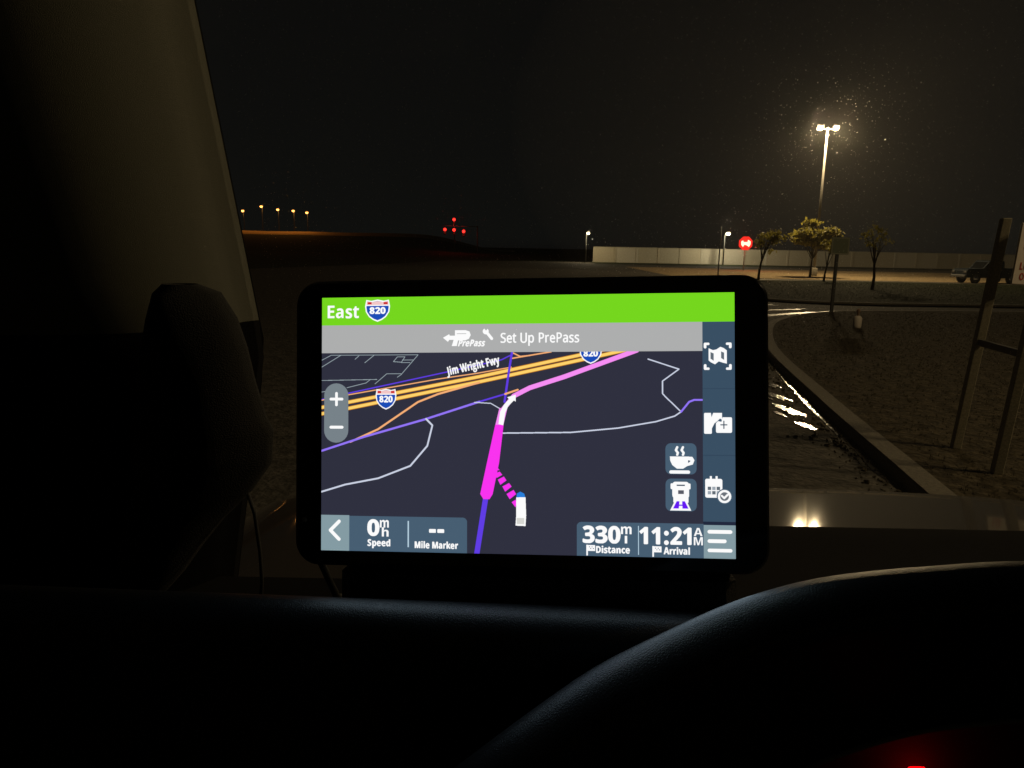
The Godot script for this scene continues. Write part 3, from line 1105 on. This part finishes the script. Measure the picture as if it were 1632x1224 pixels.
func build_signs():
	# two-post notice board at the verge
	var o := thing("notice_board", Vector3(5.07, .118, -7.97), "white notice board with red lettering on two wooden posts", "sign")
	var base2 := Vector3(4.92 - 5.07, 0, -7.03 + 7.97)
	for s in [[Vector3.ZERO, Vector3(.20, 2.56, 0)], [base2, base2 + Vector3(.20, 2.62, 0)]]:
		var st := begin(false)
		var d: Vector3 = s[1] - s[0]
		var ax := Basis.looking_at(Vector3(-.16, 0, .99), Vector3.UP)
		bevel_box(st, s[0] + d * .5, Vector3(.09, d.length(), .09), .006, Basis(ax.x, d.normalized(), ax.x.cross(d.normalized())))
		part("post", done(st), M.wood, o)
	var rail := begin(false)
	bevel_box(rail, base2 * .5 + Vector3(.09, 1.22, 0), Vector3(.05, .07, 1.0), .005, Basis(Vector3.UP, atan2(base2.x, base2.z)))
	part("rail", done(rail), M.dark_steel, o)
	# board fixed to the camera side of the posts
	var bd := Node3D.new()
	bd.name = "board"
	o.add_child(bd)
	bd.position = Vector3(.30, 2.19, .12)
	bd.rotation = Vector3(0, deg_to_rad(16), deg_to_rad(-3))
	part("face", box_mesh(Vector3(.96, .64, .02), .004), M.white_paint, bd, Vector3(.46, 0, 0))
	for t in [["J", .03, .085, .11], ["LO", .0, -.165, .075], ["OP", .02, -.275, .075]]:
		var tm := TextMesh.new()
		var f := SystemFont.new()
		f.font_names = PackedStringArray(["Droid Sans"])
		f.font_weight = 700
		tm.font = f
		tm.text = t[0]
		tm.font_size = 32
		tm.pixel_size = t[3] / 23.0
		tm.depth = .003
		tm.horizontal_alignment = HORIZONTAL_ALIGNMENT_LEFT
		part("lettering", tm, M.red_paint, bd, Vector3(.04 + t[1], t[2] + t[3] * .5, .0118))
	# square sign on a slim post
	o = thing("square_sign", Vector3(11.5, .118, -26.2), "square grey-green sign with pale border on a slim dark post", "sign")
	part("post", box_mesh(Vector3(.11, 2.7, .08), .01, Vector3(0, 1.35, 0)), M.dark_steel, o)
	var pl := part("plate", box_mesh(Vector3(.64, .60, .02), .004), plain(lin(.13, .15, .09), .6), o, Vector3(.06, 2.36, .052))
	for s in [[Vector3(.62, .035, .006), Vector3(0, .27, .012)], [Vector3(.62, .035, .006), Vector3(0, -.27, .012)], [Vector3(.035, .50, .006), Vector3(-.29, 0, .012)], [Vector3(.035, .50, .006), Vector3(.29, 0, .012)]]:
		part("border", box_mesh(s[0], .001), plain(lin(.26, .26, .18), .6), pl, s[1])
	# lit red octagon
	o = thing("red_sign", Vector3(25.05, 0, -80), "glowing red octagonal sign with white centre on a post before the wall", "sign")
	part("post", tube_mesh([Vector3.ZERO, Vector3(0, 3.4, 0)], [.06], 8), M.steel, o)
	var oct := PackedVector2Array()
	for k in 8:
		oct.append(Vector2.from_angle(TAU * (k + .5) / 8) * .78)
	var face := part("lit_sign_face", slab(oct, .06), glow(Color(1.0, .06, .05), 1.1), o, Vector3(0, 2.92, .10))
	part("lit_sign_mark", slab(PackedVector2Array([Vector2(-.50, .22), Vector2(-.30, .30), Vector2(-.25, .14), Vector2(.16, .14), Vector2(.24, .38), Vector2(.50, .22), Vector2(.52, -.10), Vector2(.36, -.38), Vector2(.14, -.22), Vector2(-.14, -.14), Vector2(-.28, -.40), Vector2(-.48, -.16)]), .02), glow(Color(1.0, .80, .66), 2.2), face, Vector3(0, 0, .042))
	omni(face, Vector3(0, 0, .3), Color(1.0, .25, .2), 5.0, .3)
	# slim bare post
	o = thing("slim_post", Vector3(15.9, 0, -57), "slim bare dark post standing before the wall", "post")
	part("shaft", tube_mesh([Vector3.ZERO, Vector3(.0, 4.0, 0)], [.05, .04], 8), M.dark_steel, o)
	part("foot_plate", box_mesh(Vector3(.3, .03, .3), .008, Vector3(0, .015, 0)), M.dark_steel, o)
	# short utility marker
	o = thing("marker_post", Vector3(9.96, .118, -20.9), "short pale utility marker with a narrow top on the verge", "marker")
	part("body", lathe([[.0, .0], [.10, .0], [.115, .04], [.12, .28], [.09, .33], [.045, .36]], 14), M.white_paint, o)
	part("stem", lathe([[.04, .34], [.035, .44], [.055, .46], [.055, .52], [.03, .56], [.0, .56]], 12), mottled(lin(.20, .13, .09), lin(.28, .18, .12), .8, .3, .05, 161), o)

func build_signals():
	var o := thing("traffic_signal", Vector3(-8.6, 0, -170), "mast arm traffic signal with three red lights across the field", "traffic signal")
	part("pole", tube_mesh([Vector3.ZERO, Vector3(0, 6.4, 0)], [.16, .11], 8), M.dark_steel, o)
	part("mast_arm", tube_mesh([Vector3(0, 6.2, 0), Vector3(-8.2, 6.3, 0)], [.09, .05], 8), M.dark_steel, o)
	for p in [[-7.5, 5.45], [-5.4, 5.4], [-3.2, 5.1]]:
		signal_head(o, Vector3(p[0], p[1], .1))
	o = thing("traffic_signal", Vector3(-14.4, 0, -176), "pole traffic signal with one high red light across the field", "traffic signal")
	part("pole", tube_mesh([Vector3.ZERO, Vector3(0, 8.6, 0)], [.16, .1], 8), M.dark_steel, o)
	signal_head(o, Vector3(-.1, 7.9, .2))

func signal_head(o: Node3D, at: Vector3):
	var h := part("signal_head", box_mesh(Vector3(.5, 1.5, .28), .04), M.black, o, at + Vector3(0, -.45, 0))
	var l := part("red_lamp", lathe([[.0, .10], [.28, .07], [.36, .0]], 14), M.lamp_red, h, Vector3(0, .45, .15), Vector3(PI / 2, 0, 0))
	for k in 2:
		part("unlit_lens", lathe([[.0, .03], [.16, .02], [.19, .0]], 12), M.dark_steel, h, Vector3(0, -.05 - k * .42, .14), Vector3(PI / 2, 0, 0))
	omni(l, Vector3(0, .25, 0), Color(1, .2, .15), 3.0, .15)

func build_pickup():
	var o := thing("pickup_truck", Vector3(37.2, 0, -57.8), "dark blue pickup truck parked by the wall behind the notice board", "pickup", "", deg_to_rad(4))
	# side outline, front at -x; drawn across z with tucked-in glass house
	var st := begin(false)
	var lower := round_rect(-2.15, .45, 2.45, 1.06, .12, 3)
	var body := slab(lower, 1.8)
	part("body", body, M.car, o)
	part("hood", slab(PackedVector2Array([Vector2(-2.10, 1.055), Vector2(-.85, 1.055), Vector2(-.80, 1.17), Vector2(-1.95, 1.12)]), 1.66), M.car, o)
	part("cab", slab(PackedVector2Array([Vector2(-.88, 1.057), Vector2(.95, 1.057), Vector2(.85, 1.72), Vector2(.70, 1.78), Vector2(-.18, 1.78), Vector2(-.34, 1.72)]), 1.62), M.car, o)
	for s in [-1.0, 1.0]:
		part("side_window", slab(PackedVector2Array([Vector2(-.62, 1.16), Vector2(.02, 1.16), Vector2(.02, 1.68), Vector2(-.26, 1.68)]), .012), M.bezel, o, Vector3(0, 0, s * .815))
		part("side_window", slab(PackedVector2Array([Vector2(.10, 1.16), Vector2(.80, 1.16), Vector2(.74, 1.68), Vector2(.10, 1.68)]), .012), M.bezel, o, Vector3(0, 0, s * .815))
		part("bed_side", slab(PackedVector2Array([Vector2(.98, 1.057), Vector2(2.42, 1.057), Vector2(2.42, 1.20), Vector2(.98, 1.20)]), .09), M.car, o, Vector3(0, 0, s * .82))
		part("headlight", box_mesh(Vector3(.05, .18, .36), .02), M.dark_steel, o, Vector3(-2.16, .88, s * .68))
		for x in [-1.35, 1.55]:
			var w := part("wheel", lathe([[.0, -.12], [.22, -.12], [.34, -.13], [.38, -.08], [.38, .08], [.34, .13], [.22, .12], [.0, .12]], 20), M.rubber, o, Vector3(x, .38, s * .80), Vector3(PI / 2, 0, 0))
			part("rim", lathe([[.0, -.135], [.20, -.13], [.22, -.11], [.22, .11], [.20, .13], [.0, .135]], 16), M.chrome, w)
	part("bumper", box_mesh(Vector3(.16, .2, 1.76), .03), M.dark_steel, o, Vector3(-2.20, .56, 0))
	part("tailgate", box_mesh(Vector3(.07, .16, 1.55), .02), M.car, o, Vector3(2.40, 1.13, 0))
	part("windshield", slab(PackedVector2Array([Vector2(-.84, 1.10), Vector2(-.80, 1.10), Vector2(-.36, 1.68), Vector2(-.40, 1.68)]), 1.40), M.bezel, o)

func _ready():
	var cam := Camera3D.new()
	cam.name = "camera"
	add_child(cam)
	cam.position = EYE
	cam.rotation.x = -atan(222.0 / 1151.0)
	cam.rotate_object_local(Vector3(0, 0, 1), deg_to_rad(1.1))
	cam.fov = rad_to_deg(2.0 * atan(612.0 / 1151.0))
	cam.near = 0.02
	cam.far = 900.0
	cam.current = true
	var e := Environment.new()
	e.background_mode = Environment.BG_SKY
	var sky := Sky.new()
	var sm := ProceduralSkyMaterial.new()
	sm.sky_top_color = Color(0.030, 0.030, 0.031)
	sm.sky_horizon_color = Color(0.050, 0.054, 0.050)
	sm.sky_curve = 0.2
	sm.ground_horizon_color = Color(0.04, 0.04, 0.04)
	sm.ground_bottom_color = Color(0.02, 0.02, 0.02)
	sky.sky_material = sm
	e.sky = sky
	e.background_energy_multiplier = 1.0
	e.tonemap_mode = Environment.TONE_MAPPER_LINEAR
	e.tonemap_exposure = 1.0
	e.volumetric_fog_enabled = true
	e.volumetric_fog_density = 0.0
	e.sdfgi_enabled = true
	e.ssao_enabled = true
	e.ssil_enabled = true
	var we := WorldEnvironment.new()
	we.name = "environment"
	we.environment = e
	add_child(we)
	materials()
	build_ground()
	build_wall()
	build_cab()
	build_navigator()
	build_pouch()
	lot_lamp(Vector3(27.4, 0, -66.9), "tall twin-headed lot lamp shining warm white above the small lit tree", 0.0, 185.0)
	lot_lamp(Vector3(15.5, 0, -4.0), "tall twin-headed lot lamp beside the verge near the truck", deg_to_rad(-80), 42.0)
	var haze := FogVolume.new()  # fog ball added only to draw a halo round the lamp
	haze.name = "added_halo_haze"
	haze.shape = RenderingServer.FOG_VOLUME_SHAPE_ELLIPSOID
	haze.size = Vector3(56, 40, 56)
	haze.position = Vector3(27.4, 12.8, -66.9)
	var air := FogMaterial.new()
	air.density = 0.0008
	air.albedo = Color(0.95, 0.94, 0.92)
	haze.material = air
	haze.set_meta("kind", "stuff")
	tag(haze, "thin haze added round the tall lamp to give it a halo", "haze")
	add_child(haze)
	for p in [[-90.1, 11.6], [-83.9, 13.1], [-78.5, 12.2], [-73.4, 11.9], [-68.9, 11.4]]:
		street_lamp(Vector3(p[0] - .12, 5.0, -246), p[1] - 4.75, "amber street lamp in a row on the far embankment", "amber lamps on the embankment", M.lamp_amber, Color(1.0, .64, .28), 17.0, .5)
	street_lamp(Vector3(10.1, 0, -104), 4.3, "white lamp shining at the open end of the tan wall", "", M.lamp_white, Color(1.0, .92, .75), 22.0, .26)
	street_lamp(Vector3(29.6, 0, -104), 4.6, "white lamp shining above the tan wall beside the red sign", "", M.lamp_white, Color(1.0, .95, .82), 40.0, .36)
	var leaf := plain(lin(.12, .11, .034), .7)
	leaf.backlight_enabled = true
	leaf.backlight = Color(.50, .47, .20)
	tree("broadleaf_tree", Vector3(25.9, .016, -64), "small spreading tree with full yellow-green crown under the tall lamp", 1.7, Vector3(2.2, 1.35, 1.9), Vector3(.15, 3.45, 0), 8000, leaf, 3, .21, 8)
	tree("forked_tree", Vector3(22.4, .118, -52.8), "young dark tree with forked trunk beside the square sign", 1.1, Vector3(.8, .7, .8), Vector3(.3, 2.6, 0), 260, leaf, 8, .11, 4)
	tree("young_tree", Vector3(20.9, .118, -42.5), "slender dark sapling with thin trunk alone on the far verge", 1.5, Vector3(.95, .9, .9), Vector3(-.1, 3.0, 0), 300, leaf, 9, .10, 6)
	tree("leaning_tree", Vector3(18.4, .0, -55), "dark leafy tree with leaning trunk between red sign and tall lamp", 1.7, Vector3(1.2, 1.1, 1.1), Vector3(.45, 3.0, 0), 800, leaf, 10, .13, 5)
	build_signs()
	build_signals()
	build_pickup()
	scatter()
